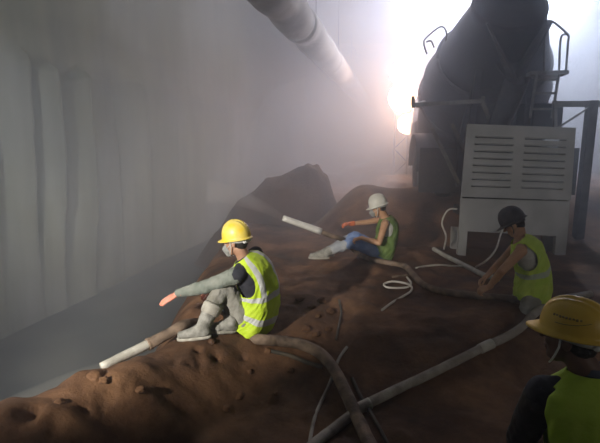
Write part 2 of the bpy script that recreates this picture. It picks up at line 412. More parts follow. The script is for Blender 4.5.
# warm light tower left of the truck: an old mast with a stack of lamps
Yt = 15.0
base = P(402, 140, Yt); gz = hgt(base.x, base.y); t = empty('light_tower', (base.x, base.y, gz))
tag(t, 'glaring warm light tower in the haze left of the mixer truck', 'light tower')
bm = bmesh.new(); top = P(402, 52, Yt)
for dx in (-.22, .22): beam(bm, (base.x+dx, base.y+.15, gz), (base.x+dx, base.y+.15, top.z), .05)
for k in range(9):
    z0 = gz+(top.z-gz)*k/9; z1 = gz+(top.z-gz)*(k+1)/9; sx = .22*(-1)**k
    beam(bm, (base.x-sx, base.y+.15, z0), (base.x+sx, base.y+.15, z1), .03)
bobj('mast', bm, M['lamp_body'], t, smooth=False)
warm = (1.0, .74, .58)
me_w = mat_emit('warm_lit_lens', (1.0,.66,.47), 22)
for (px, py, s) in ((407,124,.36),(402,98,.5),(399,73,.36),(410,58,.22)):
    c = P(px, py, Yt); bm = bmesh.new()
    rings(bm, [[c+V((math.cos(a)*s*q, d, math.sin(a)*s*q)) for a in [2*PI*i/24 for i in range(24)]] for d, q in ((.2,.35),(.1,.8),(0,1),(-.03,.98),(-.03,.9))])
    h = bobj('lamp_head', bm, M['lamp_body'], t)
    bm = bmesh.new(); rings(bm, [[c+V((math.cos(a)*s*q, d, math.sin(a)*s*q)) for a in [2*PI*i/24 for i in range(24)]] for d, q in ((-.032,.9),(-.06,.7),(-.075,.3))])
    bobj('lens', bm, me_w, h)
c = P(405, 95, Yt)
light('AREA', 'light_tower_lamp', c+V((0,-.12,0)), 170, (1.0,.55,.40), (-1.5, 5, 3), shape='RECTANGLE', size=.7, size_y=1.6)
# ------------------------------------------------------------------ heap of soil in the haze
def heap(name, pts, Y, thick, m, label, seed=0, base=None):
    """a lumpy pile: skyline given in pixels, rounded off in depth"""
    sky = [P(px, py, Y) for px, py in pts]; x0, x1 = sky[0].x, sky[-1].x
    tab = [(p.x, p.z) for p in sky]; bm = bmesh.new(); nx, ny = 70, 44; g = []
    cx = (x0+x1)/2; gz = min(hgt(x0, Y), hgt(x1, Y)) if base is None else base
    t = empty(name, (cx, Y, gz)); 
    for j in range(ny+1):
        row = []
        for i in range(nx+1):
            x = x0+(x1-x0)*i/nx; v = -1+2*j/ny; y = Y+v*thick
            hh = lerp_tab(tab, x+.25*v*noise.noise(V((x*2, v, seed))))-gz
            z = gz-.25+(hh+.25)*max(0, 1-abs(v)**2.2)+.10*noise.noise(V((x*3.5, y*3.5, seed)))*(1-v*v)+.04*noise.noise(V((x*9, y*9, seed)))
            row.append(bm.verts.new((x, y, z)))
        g.append(row)
    for j in range(ny):
        for i in range(nx): bm.faces.new((g[j][i], g[j][i+1], g[j+1][i+1], g[j+1][i]))
    bpy.data.objects.remove(t)
    return tag(bobj(name, bm, m), label, 'soil heap')
heap('soil_heap', [(196,262),(214,236),(228,214),(243,198),(262,184),(278,175),(296,171),(308,163),(318,166),(328,178),(334,198),(342,212)], 9.6, .9, M['soil_dark'], 'dark lumpy heap of soil standing in the haze between the wall and the white-helmeted worker', 3)
# ------------------------------------------------------------------ mixer truck
TX, TY, TZ = 3.40, 7.7, .6
YAW = math.radians(-10)
def PT(px, py, Y):      # pixel point expressed in the truck's own unturned frame
    r0 = V((TX, TY, TZ)); return r0+Matrix.Rotation(-YAW, 3, 'Z')@(P(px, py, Y)-r0)
t = empty('concrete_mixer_truck', (TX, TY, TZ)); tag(t, 'dark concrete mixer truck seen from the rear, drum rising into the glare', 'mixer truck')
def T(x, y, z): return V((TX+x, TY+y, TZ+z))
t.rotation_euler.z = YAW
Mx = PT(472, 92, 9.5); Mx.x = TX; Ox = V((TX, 7.85, P(500, 4, 7.75).z))
ax = (Ox-Mx); al = ax.length; ax.normalize(); X_, Y_, Z_ = frame_of(ax)
prof = [(-3.1,.45),(-3.05,.55),(-2.6,.85),(-1.9,1.08),(-1.0,1.2),(-.1,1.22),(.35,1.2),(al*.45,.98),(al*.72,.78),(al*.95,.6),(al,.6),(al+.02,.52),(al-.2,.48)]
bm = bmesh.new(); rs = []
for s_, r_ in prof:
    rs.append([Mx+ax*s_+(X_*math.cos(a)+Y_*math.sin(a))*r_ for a in [2*PI*i/56 for i in range(56)]])
rings(bm, rs)
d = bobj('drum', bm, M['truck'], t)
bm = bmesh.new()
for s0, r0 in ((-.1,1.225),(al*.45,.99)):
    ring = [Mx+ax*s0+(X_*math.cos(a)+Y_*math.sin(a))*(r0+.01) for a in [2*PI*i/56 for i in range(57)]]
    tube(bm, ring, .035, n=8, raw=True)
bobj('drum_ring', bm, M['truck_b'], d)
# hopper and discharge funnel above / below the mouth
hz = Ox.z
bm = bmesh.new()
def quadring(cx, cy, z, w, dd): return [V((cx+sx*w, cy+sy*dd, z)) for sx, sy in ((-1,-1),(1,-1),(1,1),(-1,1))]
rings(bm, [quadring(TX, Ox.y-.15, hz+.15, .28, .2), quadring(TX, Ox.y-.2, hz+.75, .62, .45), quadring(TX, Ox.y-.2, hz+.9, .64, .47), quadring(TX, Ox.y-.2, hz+.88, .60, .43), quadring(TX, Ox.y-.15, hz+.2, .22, .15)])
bobj('hopper', bm, M['truck_b'], t, smooth=False)
bm = bmesh.new()
for sx in (-1, 1):
    quadplate(bm, [V((TX+.08+sx*.02, Ox.y-.55, hz-1.25)), V((TX+.08+sx*.48, Ox.y-.38, hz-.35)), V((TX+.08+sx*.46, Ox.y+.12, hz-.2)), V((TX+.08+sx*.05, Ox.y-.1, hz-1.1))], .03)
quadplate(bm, [V((TX-.45, Ox.y+.12, hz-.45)), V((TX+.5, Ox.y+.12, hz-.45)), V((TX+.15, Ox.y-.08, hz-1.15)), V((TX, Ox.y-.08, hz-1.15))], .03)
bobj('discharge_funnel', bm, M['truck_b'], t, smooth=False)
bm = bmesh.new(); c0 = V((TX+.08, Ox.y-.45, hz-1.2)); c1 = V((TX-.35, Ox.y-.9, hz-2.3))
x_, y_, z_ = frame_of(c1-c0)
up = V((0,-.2,1)); up = (up-z_*up.dot(z_)).normalized(); sd = z_.cross(up)
rs = []
for k in range(9):
    p = c0.lerp(c1, k/8); rr = .2-.05*k/8
    o_ = [p+sd*math.cos(a)*rr-up*math.sin(a)*rr for a in [PI*i/10 for i in range(11)]]; i_ = [p+sd*math.cos(a)*(rr-.015)-up*math.sin(a)*(rr-.015) for a in [PI*(10-i)/10 for i in range(11)]]
    rs.append(o_+i_)
rings(bm, rs); bobj('discharge_chute', bm, M['truck_b'], t)
# chassis, supports, wheels, fenders
bm = bmesh.new()
for sx in (-1, 1): box(bm, T(sx*.42-.06, 0, .85), T(sx*.42+.06, 7.2, 1.12))
for yy in (.05, 1.6, 3.4, 5.2, 7.0): box(bm, T(-.42, yy, .9), T(.42, yy+.12, 1.05))
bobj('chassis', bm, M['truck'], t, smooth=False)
bm = bmesh.new()
for sx in (-1, 1):
    beam(bm, T(sx*.5, .9, 1.1), T(sx*.34, .35, hz-TZ-.7), .12); beam(bm, T(sx*.5, .1, 1.1), T(sx*.36, .35, hz-TZ-.75), .1)
    beam(bm, T(sx*.52, 1.2, 1.1), T(sx*.95, 1.5, 1.75), .12)
box(bm, T(-.5, .25, 1.7), T(.5, .37, 1.95))
bobj('drum_support', bm, M['truck'], t, smooth=False)
for sx in (-1, 1):
    for yy in (.95, 2.3):
        for off in (.12, -.2):
            c = T(sx*(1.0+off), yy, .5); bm = bmesh.new()
            pr = [(-.13,.3),(-.14,.42),(-.11,.49),(0,.51),(.11,.49),(.14,.42),(.13,.3)]
            rings(bm, [[c+V((dx, math.cos(a)*rr*(1+(.012*(i % 2))), math.sin(a)*rr*(1+(.012*(i % 2))))) for i, a in enumerate([2*PI*i/48 for i in range(48)])] for dx, rr in pr])
            wh = bobj('wheel', bm, M['rubber'], t)
            bm = bmesh.new(); rings(bm, [[c+V((dx, math.cos(a)*rr, math.sin(a)*rr)) for a in [2*PI*i/24 for i in range(24)]] for dx, rr in ((-.145,.26),(-.1,.2),(.1,.2),(.145,.26))]); bobj('rim', bm, M['truck_b'], wh)
    bm = bmesh.new(); rs = []
    for k in range(15):
        a = PI*k/14; c = T(sx*.99, 1.62, .52)
        rs.append([c+V((dx, math.cos(a)*1.28*q, math.sin(a)*.72*q)) for dx, q in ((-.36,1),(.36,1),(.36,.96),(-.36,.96))])
    rings(bm, rs); bobj('fender', bm, M['truck'], t)
    bm = bmesh.new(); box(bm, T(sx*.99-.32, .24, .15), T(sx*.99+.32, .26, .95)); bobj('mud_flap', bm, M['rubber'], t, smooth=False)
# side tanks (the body's dark flanks)
bm = bmesh.new(); box(bm, T(-1.22, 3.2, .7), T(-.65, 4.3, 1.6)); bobj('water_tank', bm, M['truck_b'], t, smooth=False, bevel=.08)
bm = bmesh.new(); box(bm, T(.65, 3.2, .7), T(1.22, 4.3, 1.4)); bobj('side_box', bm, M['truck'], t, smooth=False, bevel=.04)
# cab at the far end
bm = bmesh.new(); cab = [T(-1.1,5.9,.7), T(1.2,5.9,.7), T(1.2,7.7,.7), T(-1.1,7.7,.7)]
rings(bm, [cab, [p+V((0,0,1.0)) for p in cab], [V((TX+(p.x-TX)*.93, p.y-(.25 if p.y > TY+7 else 0), TZ+2.4)) for p in cab]])
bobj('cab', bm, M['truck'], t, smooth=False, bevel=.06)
# tail bar on the left, its posts
def pb(name, m, segs, r, par, raw=True, n=10):
    bm = bmesh.new()
    for seg in segs: tube(bm, seg, r, n=n, raw=raw)
    return bobj(name, bm, m, par)
Yb = 7.45
def pbeam(name, m, segs, w_, par):
    bm = bmesh.new()
    for a, b in segs: beam(bm, a, b, w_)
    return bobj(name, bm, m, par, smooth=False)
pbeam('tail_frame', M['rail'], [(PT(413,105,Yb), PT(483,101,Yb)), (PT(413,96,Yb), PT(413,108,Yb)), (PT(482,101,Yb), PT(491,124,Yb)), (PT(483,101,Yb), PT(483,96,8.4)), (PT(418,106,Yb), PT(424,102,8.6))], .06, t)
pbeam('rear_bar', M['rail'], [(PT(432,128,Yb), PT(459,184,Yb)), (PT(452,124,Yb+.1), PT(468,160,Yb+.1))], .05, t)
# left handrail (curved loop)
pb('left_handrail', M['rail'], [tube_pts([PT(427,54,8.6), PT(424,44,8.6), PT(426,38,8.6), PT(440,27,8.6), PT(446,31,8.6), PT(446,44,8.9)], .03), tube_pts([PT(426,42,8.6), PT(431,41,8.6), PT(434,47,8.8)], .03)], .016, t)
# right ladder, platform and guard
Yl = 7.6
plat = bmesh.new(); a, b = PT(531,71,Yl), PT(567,69,Yl)
rings(plat, [[V((a.x, a.y, a.z-.06)), V((b.x, a.y, a.z-.06)), V((b.x, a.y+.5, a.z-.06)), V((a.x, a.y+.5, a.z-.06))], [V((a.x, a.y, a.z)), V((b.x, a.y, a.z)), V((b.x, a.y+.5, a.z)), V((a.x, a.y+.5, a.z))]])
bobj('platform', plat, M['rail'], t, smooth=False)
pb('platform_guard', M['rail'], [tube_pts([PT(544,71,Yl), PT(545,30,Yl), PT(547,25,Yl), PT(553,22,Yl), PT(568,35,Yl), PT(568,42,Yl), PT(566,70,Yl)], .03),
    tube_pts([PT(559,70,Yl+.3), PT(561,38,Yl+.3), PT(568,34,Yl)], .03)], .018, t)
lad = []
la, lb, lc, ld = PT(530,118,Yl-.15), PT(537,73,Yl), PT(552,118,Yl-.15), PT(559,73,Yl)
bm = bmesh.new(); beam(bm, la, lb, .035); beam(bm, lc, ld, .035)
for k in (.2, .55, .85): beam(bm, la.lerp(lb, k), lc.lerp(ld, k), .035)
bobj('ladder', bm, M['rail'], t, smooth=False)
bm = bmesh.new(); a = PT(534,103,Yl); b = PT(560,128,Yl); box(bm, (a.x, a.y, b.z), (b.x, a.y+.5, a.z)); bobj('tool_box', bm, M['truck'], t, smooth=False, bevel=.02)
# ------------------------------------------------------------------ steel frame on the right
Ys = 7.3
pa = P(592,104,Ys); gz = hgt(pa.x, Ys); t = empty('steel_frame', (pa.x, Ys, gz)); tag(t, 'dark steel gantry frame with post and brace beside the mixer truck, right edge', 'steel frame')
bm = bmesh.new(); beam(bm, (pa.x, Ys, gz-.05), (pa.x, Ys, pa.z+.05), .13); bobj('post', bm, M['steel_wet'], t, smooth=False)
bm = bmesh.new(); beam(bm, (pa.x+1.8, Ys, gz-.02), (pa.x+1.8, Ys, pa.z+.05), .13); bobj('post', bm, M['steel_wet'], t, smooth=False)
bm = bmesh.new(); q = P(553,103,Ys); beam(bm, (q.x, Ys, pa.z), (pa.x+1.9, Ys, pa.z), .07, .09); bobj('beam', bm, M['rail'], t, smooth=False)
bm = bmesh.new(); beam(bm, P(554,130,Ys), P(590,107,Ys), .03); beam(bm, P(555,103,Ys), P(555,135,Ys), .05); bobj('brace', bm, M['rail'], t, smooth=False)
# ------------------------------------------------------------------ louvred pump housing
Yp = 6.45
tl, tr = P(467,123.5,Yp), P(576,128,Yp); bl, br = P(461,197,Yp), P(571,200,Yp)
gz = hgt((tl.x+tr.x)/2, Yp)
t = empty('pump_housing', ((tl.x+tr.x)/2, Yp+.7, gz)); tag(t, 'grey louvred steel housing of a concrete pump in front of the mixer truck', 'pump')
# front panel: strips between slots in a plane (x across, z down), slots are real gaps
Lf = lambda v: (tl.x+(bl.x-tl.x)*v); Rt = lambda v: (tr.x+(br.x-tr.x)*v)
zt, zb = (tl.z+tr.z)/2, (bl.z+br.z)/2
def fp(u, v): 
    x = Lf(v)+(Rt(v)-Lf(v))*u; return V((x, Yp, zt+(zb-zt)*v-.055*(u-.5)))
def fplate(bm, u0, u1, v0, v1, th=.02, dy=0):
    pts = [fp(u0,v0), fp(u1,v0), fp(u1,v1), fp(u0,v1)]; rings(bm, [[p+V((0,dy,0)) for p in pts], [p+V((0,dy+th,0)) for p in pts]])
bm = bmesh.new()
nS = 8; v0s, v1s = .16, .93
fplate(bm, 0, 1, 0, v0s); fplate(bm, 0, .085, v0s, 1); fplate(bm, .92, 1, v0s, 1)
sl = .024; pitch = (v1s-v0s)/nS
for k in range(nS):
    va = v0s+pitch*k; fplate(bm, .085, .92, va+sl, va+pitch)
    fplate(bm, .44, .54, va, va+sl)
fplate(bm, .085, .92, v1s, 1)
pn = bobj('louvre_panel', bm, M['panel'], t, smooth=False)
bm = bmesh.new()
for k in range(nS):       # bent louvre lips under the upper edge of each slot
    va = v0s+pitch*k
    for u0, u1 in ((.085,.44),(.54,.92)):
        a, b = fp(u0, va-.004), fp(u1, va-.004); quadplate(bm, [a, b, b+V((0,-.02,-.014)), a+V((0,-.02,-.014))], .004)
bobj('louvre_lip', bm, M['panel'], pn, smooth=False)
# lower panel and legs
q = lambda px, py, dy=0: P(px, py, Yp)+V((0,dy,0))
bm = bmesh.new()
def pplate(bm, pts, dy, th):
    pp = [q(a, b, dy) for a, b in pts]; rings(bm, [pp, [p+V((0,th,0)) for p in pp]])
pplate(bm, [(461,198.5),(570.5,201.5),(568,237),(459.5,231)], .015, .03); bobj('lower_panel', bm, M['panel'], t, smooth=False)
for pts in ([(459.5,231),(468,231.5),(467,241),(459,240.5)], [(557,236),(568,237),(567,247),(556,246.5)]):
    for dy in (0, .3):
        bm = bmesh.new(); pplate(bm, pts, dy+.015, .07)
        zmin = min(v.co.z for v in bm.verts)
        for v in bm.verts:
            if v.co.z < zmin+.03: v.co.z = hgt(v.co.x, v.co.y)-.01
        bobj('leg', bm, M['panel'], t, smooth=False)
bm = bmesh.new()      # side sheets and roof
zl = P(461,232,Yp).z; 
rings(bm, [[V((tl.x, Yp+.03, tl.z)), V((tl.x+.12, Yp+.36, tl.z)), V((bl.x+.12, Yp+.36, zl)), V((bl.x, Yp+.03, zl))], [V((tl.x+.02, Yp+.03, tl.z)), V((tl.x+.14, Yp+.36, tl.z)), V((bl.x+.14, Yp+.36, zl)), V((bl.x+.02, Yp+.03, zl))]])
bobj('side_panel', bm, M['panel'], t, smooth=False); bm = bmesh.new()
rings(bm, [[V((tr.x, Yp+.03, tr.z)), V((tr.x, Yp+.36, tr.z)), V((br.x, Yp+.36, zl)), V((br.x, Yp+.03, zl))], [V((tr.x-.02, Yp+.03, tr.z)), V((tr.x-.02, Yp+.36, tr.z)), V((br.x-.02, Yp+.36, zl)), V((br.x-.02, Yp+.03, zl))]])
bobj('side_panel', bm, M['panel'], t, smooth=False)
bm = bmesh.new(); rings(bm, [[fp(0,0)+V((0,.02,.0)), fp(.55,0)+V((0,.02,0)), fp(.55,0)+V((.12,.34,0)), fp(0,0)+V((.12,.34,0))], [fp(0,0)+V((0,.02,-.02)), fp(.55,0)+V((0,.02,-.02)), fp(.55,0)+V((.12,.34,-.02)), fp(0,0)+V((.12,.34,-.02))]])
bobj('roof_sheet', bm, M['panel'], t, smooth=False)
bm = bmesh.new(); box(bm, (tl.x+.3, Yp+.34, .62), (tl.x+1.25, Yp+.9, zt-.08)); capsule(bm, (tl.x+.5, Yp+.5, .9), (tl.x+1.3, Yp+.5, .9), .17, .17); box(bm, (tl.x+.2, Yp+.3, .5), (br.x-.03, Yp+.95, .64))
bobj('engine', bm, M['engine'], t, smooth=False)
# ------------------------------------------------------------------ people
def ik(a, tgt, l1, l2, pole):
    a, tgt, pole = V(a), V(tgt), V(pole); d = tgt-a; L = min(max(d.length, .08), (l1+l2)*.995); d.normalize()
    end = a+d*L; c = (l1*l1+L*L-l2*l2)/(2*L); h = math.sqrt(max(0, l1*l1-c*c))
    q = pole-a; q = q-d*q.dot(d); q = q.normalized() if q.length > 1e-5 else V((0,0,1))
    return a+d*c+q*h, end
def spine_fn(P0, P1, bow, lat0, lat1):
    ctrl = (P0+P1)/2+bow
    def f(u):
        if u < 0: p = P0+(ctrl-P0).normalized()*u*(P1-P0).length
        elif u > 1: p = P1+(P1-ctrl).normalized()*(u-1)*(P1-P0).length
        else: p = P0*(1-u)**2+ctrl*2*u*(1-u)+P1*u*u
        e = min(1, max(0, u)); tg = ((ctrl-P0)*(1-e)+(P1-ctrl)*e).normalized()
        la = lat0.lerp(lat1, e); la = (la-tg*la.dot(tg)).normalized()      # la: person's LEFT
        return p, tg, la, la.cross(tg).normalized()                        # 4th: forward or back
    return f
def torso_rings(sp, tab, n=40, expo=2.3, off=0, bz=None):
    rs = []
    for u, w_, d_ in tab:
        p, tg, la, fw = sp(u); r = []
        for i in range(n):
            a = 2*PI*i/n; c, s_ = math.cos(a), math.sin(a)
            c = math.copysign(abs(c)**(2/expo), c); s_ = math.copysign(abs(s_)**(2/expo), s_)
            r.append(p+la*c*(w_+off)+fw*s_*(d_+off))
        rs.append(r)
    return rs
BODY = [(-.17,.08,.07),(-.13,.135,.10),(0,.165,.12),(.2,.155,.115),(.42,.135,.10),(.62,.150,.11),(.82,.165,.118),(.95,.155,.10),(1.04,.10,.075),(1.10,.055,.055)]
def hand_caps(bm, wr, D, N, S, curl=(15,15,10), spread=2.0, infl=0, scale=1.0, grip=None):
    """wr wrist, D direction of the hand, N the way the palm faces, S towards the thumb"""
    D = V(D).normalized(); N = V(N); N = (N-D*N.dot(D)).normalized(); S = V(S); S = (S-D*S.dot(D)-N*S.dot(N)).normalized()
    k = scale
    capsule(bm, wr-D*.02, wr+D*.02*k, .026+infl, .026+infl)
    ellipsoid(bm, wr+D*.048*k, (D*.048*k, S*(.036*k+infl), N*(.016+infl)))
    for i, ln in enumerate((.072, .080, .074, .058)):
        o = (1.5-i)*.0205*k
        base = wr+D*.028*k+S*o*.6; kn = wr+D*(.088-abs(i-1)*.004)*k+S*o
        capsule(bm, base, kn, .013+infl, .0115+infl)
        ang = 0; p = kn; dd = (D+S*math.tan(math.radians((1.5-i)*spread))).normalized()
        for j, fr in enumerate((.48, .30, .22)):
            ang += math.radians(curl[j]*(1+.08*i)); v = dd*math.cos(ang)+N*math.sin(ang); q_ = p+v*ln*fr*k
            capsule(bm, p, q_, (.0098-.0012*j)+infl, (.0090-.0012*j)+infl, 12); p = q_
    tb = wr+D*.022*k+S*.024*k; t1 = tb+(D*.62+S*.62+N*.30).normalized()*.042*k; t2 = t1+(D*.85+S*.30+N*.35).normalized()*.034*k; t3 = t2+(D*.95+S*.05+N*.40).normalized()*.026*k
    capsule(bm, tb, t1, .014+infl, .0115+infl, 12); capsule(bm, t1, t2, .0115+infl, .0100+infl, 12); capsule(bm, t2, t3, .0100+infl, .0085+infl, 12)
class Person: pass
def make_person(label, o):
    """o: dict with the pose in world space and the clothing"""
    up = V((0,0,1)); base = V(o['base']); t = empty('person', base); tag(t, label, 'person', o.get('group'))
    pel, cst = V(o['pelvis']), V(o['chest'])
    ff, fc_ = V(o['face_pelvis']).normalized(), V(o['face_chest']).normalized()
    lat0 = up.cross(ff).normalized(); lat1 = up.cross(fc_).normalized()
    sp = spine_fn(pel, cst, V(o.get('bow', (0,0,0))), lat0, lat1)
    if sp(.5)[3].dot(fc_) < 0: sgn = -1
    else: sgn = 1
    sw = o.get('shoulder', .175)
    p_, tg_, la_, fw_ = sp(.97)
    sh = {'L': p_+la_*sw+V(o.get('shL', (0,0,0))), 'R': p_-la_*sw+V(o.get('shR', (0,0,0)))}
    p0, tg0, la0, fw0 = sp(0.0)
    hip = {'L': p0+la0*.09, 'R': p0-la0*.09}
    J = {}
    for s_ in 'LR':
        J['el'+s_], J['wr'+s_] = ik(sh[s_], o['hand'+s_], *o.get('arm', (.285, .25)), o['elbow'+s_])
        J['kn'+s_], J['an'+s_] = ik(hip[s_], o['foot'+s_], .43, .40, o['knee'+s_])
    # head frame
    Hc = V(o['head']); Fd = V(o['look']).normalized(); Hu = V(o.get('head_up', (0,0,1))); Hu = (Hu-Fd*Hu.dot(Fd)).normalized(); Hr = Fd.cross(Hu).normalized()
    hd = lambda x, y, z: Hc+Hr*x+Fd*y+Hu*z
    ell = lambda bm, c, r: ellipsoid(bm, hd(*c), (Hr*r[0], Fd*r[1], Hu*r[2]))
    # ---- body
    bm = bmesh.new(); rings(bm, torso_rings(sp, BODY))
    nb = sp(1.0)[0]
    capsule(bm, nb, hd(0,-.018,-.06), .062, .055)
    ell(bm, (0,-.004,.032), (.076,.094,.086)); ell(bm, (0,.028,-.028), (.062,.064,.088)); ell(bm, (0,.048,-.092), (.040,.040,.028))
    capsule(bm, hd(0,.090,.012), hd(0,.112,-.026), .009, .0135, 12); capsule(bm, hd(-.030,.078,.024), hd(.030,.078,.024), .014, .014, 12)
    ell(bm, (.018*0,.088,-.060), (.024,.012,.006)); ell(bm, (0,.085,-.072), (.020,.012,.007))
    for x in (-.036,.036): ell(bm, (x,.068,-.030), (.020,.018,.020))
    for x in (-1, 1): ell(bm, (x*.076,-.008,-.012), (.010,.019,.031))
    for s_, sg in (('L',1),('R',-1)):
        el, wr, kn, an = J['el'+s_], J['wr'+s_], J['kn'+s_], J['an'+s_]
        capsule(bm, p_+la_*sg*.09, sh[s_], .055, .056); capsule(bm, sh[s_], el, .052, .038); 
        mid = el.lerp(wr, .3); capsule(bm, el, mid, .038, .039); capsule(bm, mid, wr, .039, .025)
        capsule(bm, hip[s_], hip[s_].lerp(kn, .5), .088, .074); capsule(bm, hip[s_].lerp(kn, .5), kn, .074, .052)
        m2 = kn.lerp(an, .3); capsule(bm, kn, m2, .052, .054); capsule(bm, m2, an, .054, .036)
        ft = V(o['toe'+s_])-an; ft.normalize(); fq = V(o.get('foot_up', (0,0,1))); fq = (fq-ft*fq.dot(ft)).normalized(); capsule(bm, an, an+ft*.12-fq*.045, .033, .024)
        h = o['hand_pose'+s_]; J['hd'+s_] = h
        hand_caps(bm, wr, h[0], h[1], h[2], h[3], scale=o.get('hand_k', 1))
    me = remeshed(bm, o.get('voxel', .0055), 3)
    bobj_ = link_mesh('body', me, o['skin'], t)
    for x in (-.031, .031):
        bm = bmesh.new(); ell(bm, (x,.083,.0), (.011,.008,.006)); bobj('eye', bm, M['eye'], t)
    # ---- hair
    bm = bmesh.new(); ell(bm, (0,-.014,.030), (.081,.090,.090)); ell(bm, (0,-.040,-.02), (.064,.056,.060)); me = remeshed(bm, .006, 3, .002, 120); link_mesh('hair', me, M['hair'], t)
    # ---- shirt
    if o.get('shirt'):
        slen = o.get('sleeve', 1.0)
        bm = bmesh.new(); rings(bm, torso_rings(sp, [(u, w_, d_) for u, w_, d_ in BODY if u > -.14], off=.014))
        for s_, sg in (('L',1),('R',-1)): capsule(bm, p_+la_*sg*.09, sh[s_], .070, .068); capsule(bm, sh[s_], sh[s_].lerp(J['el'+s_], .25), .068, .064)
        me = remeshed(bm, .009, 5, .006, 26, 3); link_mesh('shirt', me, o['shirt'], t)
        if slen > 0:
            for s_ in 'LR':
                el, wr = J['el'+s_], J['wr'+s_]; bm = bmesh.new()
                capsule(bm, sh[s_].lerp(el, .12), el, .070, .056); e2 = wr+(el-wr).normalized()*.012
                capsule(bm, el, el.lerp(wr, .4), .057, .053); capsule(bm, el.lerp(wr, .4), e2, .053, .036)
                capsule(bm, e2, e2+(wr-el).normalized()*.008, .037, .037)
                me = remeshed(bm, .007, 4, .007, 34, 5+ord(s_)); link_mesh('sleeve', me, o['sleeve_mat'], t)
    if o.get('undershirt'):
        bm = bmesh.new(); rings(bm, torso_rings(sp, [(u, w_, d_) for u, w_, d_ in BODY if u > -.14 and u < 1.06], off=.010))
        me = remeshed(bm, .009, 4, .003, 26, 3); link_mesh('undershirt', me, M['undershirt'], t)
    # ---- trousers
    bm = bmesh.new(); rings(bm, torso_rings(sp, [(-.19,.10,.09),(-.13,.155,.125),(0,.178,.14),(.2,.168,.132),(.30,.158,.125)]))
    for s_ in 'LR':
        kn, an, hp = J['kn'+s_], J['an'+s_], hip[s_]
        capsule(bm, hp, hp.lerp(kn, .5), .104, .092); capsule(bm, hp.lerp(kn, .5), kn, .092, .072); capsule(bm, kn, kn.lerp(an, .35), .072, .072); capsule(bm, kn.lerp(an, .35), kn.lerp(an, o.get('leg_len', .8)), .072, .060)
    me = remeshed(bm, .009, 5, .009, 26, 9); tr = link_mesh('trousers', me, o['trousers'], t)
    if o.get('leg_dust'):
        me.materials.append(o['leg_dust']); mi = np.zeros(len(me.polygons), dtype=np.int32); bo = origin(t)
        for i, pl in enumerate(me.polygons):
            c = pl.center+bo
            for s_ in 'LR':
                kn, an = J['kn'+s_], J['an'+s_]; ax_ = (an-kn); k = (c-kn).dot(ax_)/ax_.length_squared
                if k > .25+.15*noise.noise(c*14) and (c-kn-ax_*k).length < .095: mi[i] = 1
        me.polygons.foreach_set('material_index', mi)
    # ---- boots
    for s_ in 'LR':
        kn, an = J['kn'+s_], J['an'+s_]; ft = V(o['toe'+s_])-an; sh_ = (kn-an).normalized()
        fu = V(o.get('foot_up', (0,0,1))); fd = ft.normalized(); fu = (fu-fd*fu.dot(fd)).normalized(); fs = fd.cross(fu)
        bm = bmesh.new(); shaft = o.get('shaft', .16)
        capsule(bm, an+sh_*shaft, an, .068, .054); he = an-fd*.02-fu*.035; capsule(bm, an, he, .054, .044)
        ball = an+fd*.12-fu*.045; toe = an+fd*.185-fu*.048
        capsule(bm, an+fd*.01-fu*.01, ball, .050, .040); capsule(bm, ball, toe, .042, .033); capsule(bm, he, ball, .042, .040)
        capsule(bm, ball+fs*.012, toe+fs*.008, .036, .03); capsule(bm, ball-fs*.012, toe-fs*.008, .036, .03)
        me = remeshed(bm, .007, 4, .004, 40, 2); bt = link_mesh('boot', me, o.get('boot', M['boot']), t)
        out = []
        for a in range(28):
            a = 2*PI*a/28; x = math.cos(a); y = math.sin(a)
            L_ = .082+x*.145; w_ = .048-.008*(x < -.2)*1
            out.append(an+fd*L_+fs*w_*math.copysign(abs(y)**.8, y)-fu*.078)
        bm = bmesh.new(); rings(bm, [[p-fu*.014 for p in out], [p+fu*.008 for p in out]]); bobj('sole', bm, M['sole'], bt)
        if o.get('cuff'):
            bm = bmesh.new(); c0 = an+sh_*(shaft+.02); x, y, z = frame_of(sh_); rs = []
            for k, rr in ((-.045,.069),(-.03,.079),(.03,.084),(.05,.078),(.045,.066)): rs.append([c0+z*k+(x*math.cos(a)+y*math.sin(a))*rr*(1+.04*math.sin(3*a)) for a in [2*PI*i/32 for i in range(32)]])
            rings(bm, rs); bobj('boot_cuff', bm, M['sole'], bt)
    # ---- gloves
    for s_ in o.get('gloves', ''):
        bm = bmesh.new(); h = J['hd'+s_]; wr = J['wr'+s_]; hand_caps(bm, wr, h[0], h[1], h[2], h[3], infl=.0028, spread=2.6, scale=o.get('hand_k', 1))
        d_ = (wr-J['el'+s_]).normalized(); capsule(bm, wr-d_*.035, wr+d_*.01, .038, .031)
        me = remeshed(bm, .004, 3); link_mesh('glove', me, o['glove'], t)
    # ---- vest: a fine loft with armholes cut out
    if o.get('vest'):
        VT = o.get('vest_tab') or [(-.10,.190,.165),(.05,.196,.168),(.25,.186,.155),(.45,.178,.142),(.65,.182,.142),(.82,.186,.142),(.93,.180,.128),(1.0,.160,.108),(1.06,.118,.088),(1.10,.084,.074)]
        NU, NA = 110, 160; seed = o.get('seed', 1)
        wt = lambda u: (lerp_tab([(a, b) for a, b, c in VT], u), lerp_tab([(a, c) for a, b, c in VT], u))
        me = bpy.data.meshes.new('vest'); vs = []; st = []
        ah_c, ah_r = o.get('armhole', ((.80, 90), (.235, 34)))
        keep = []
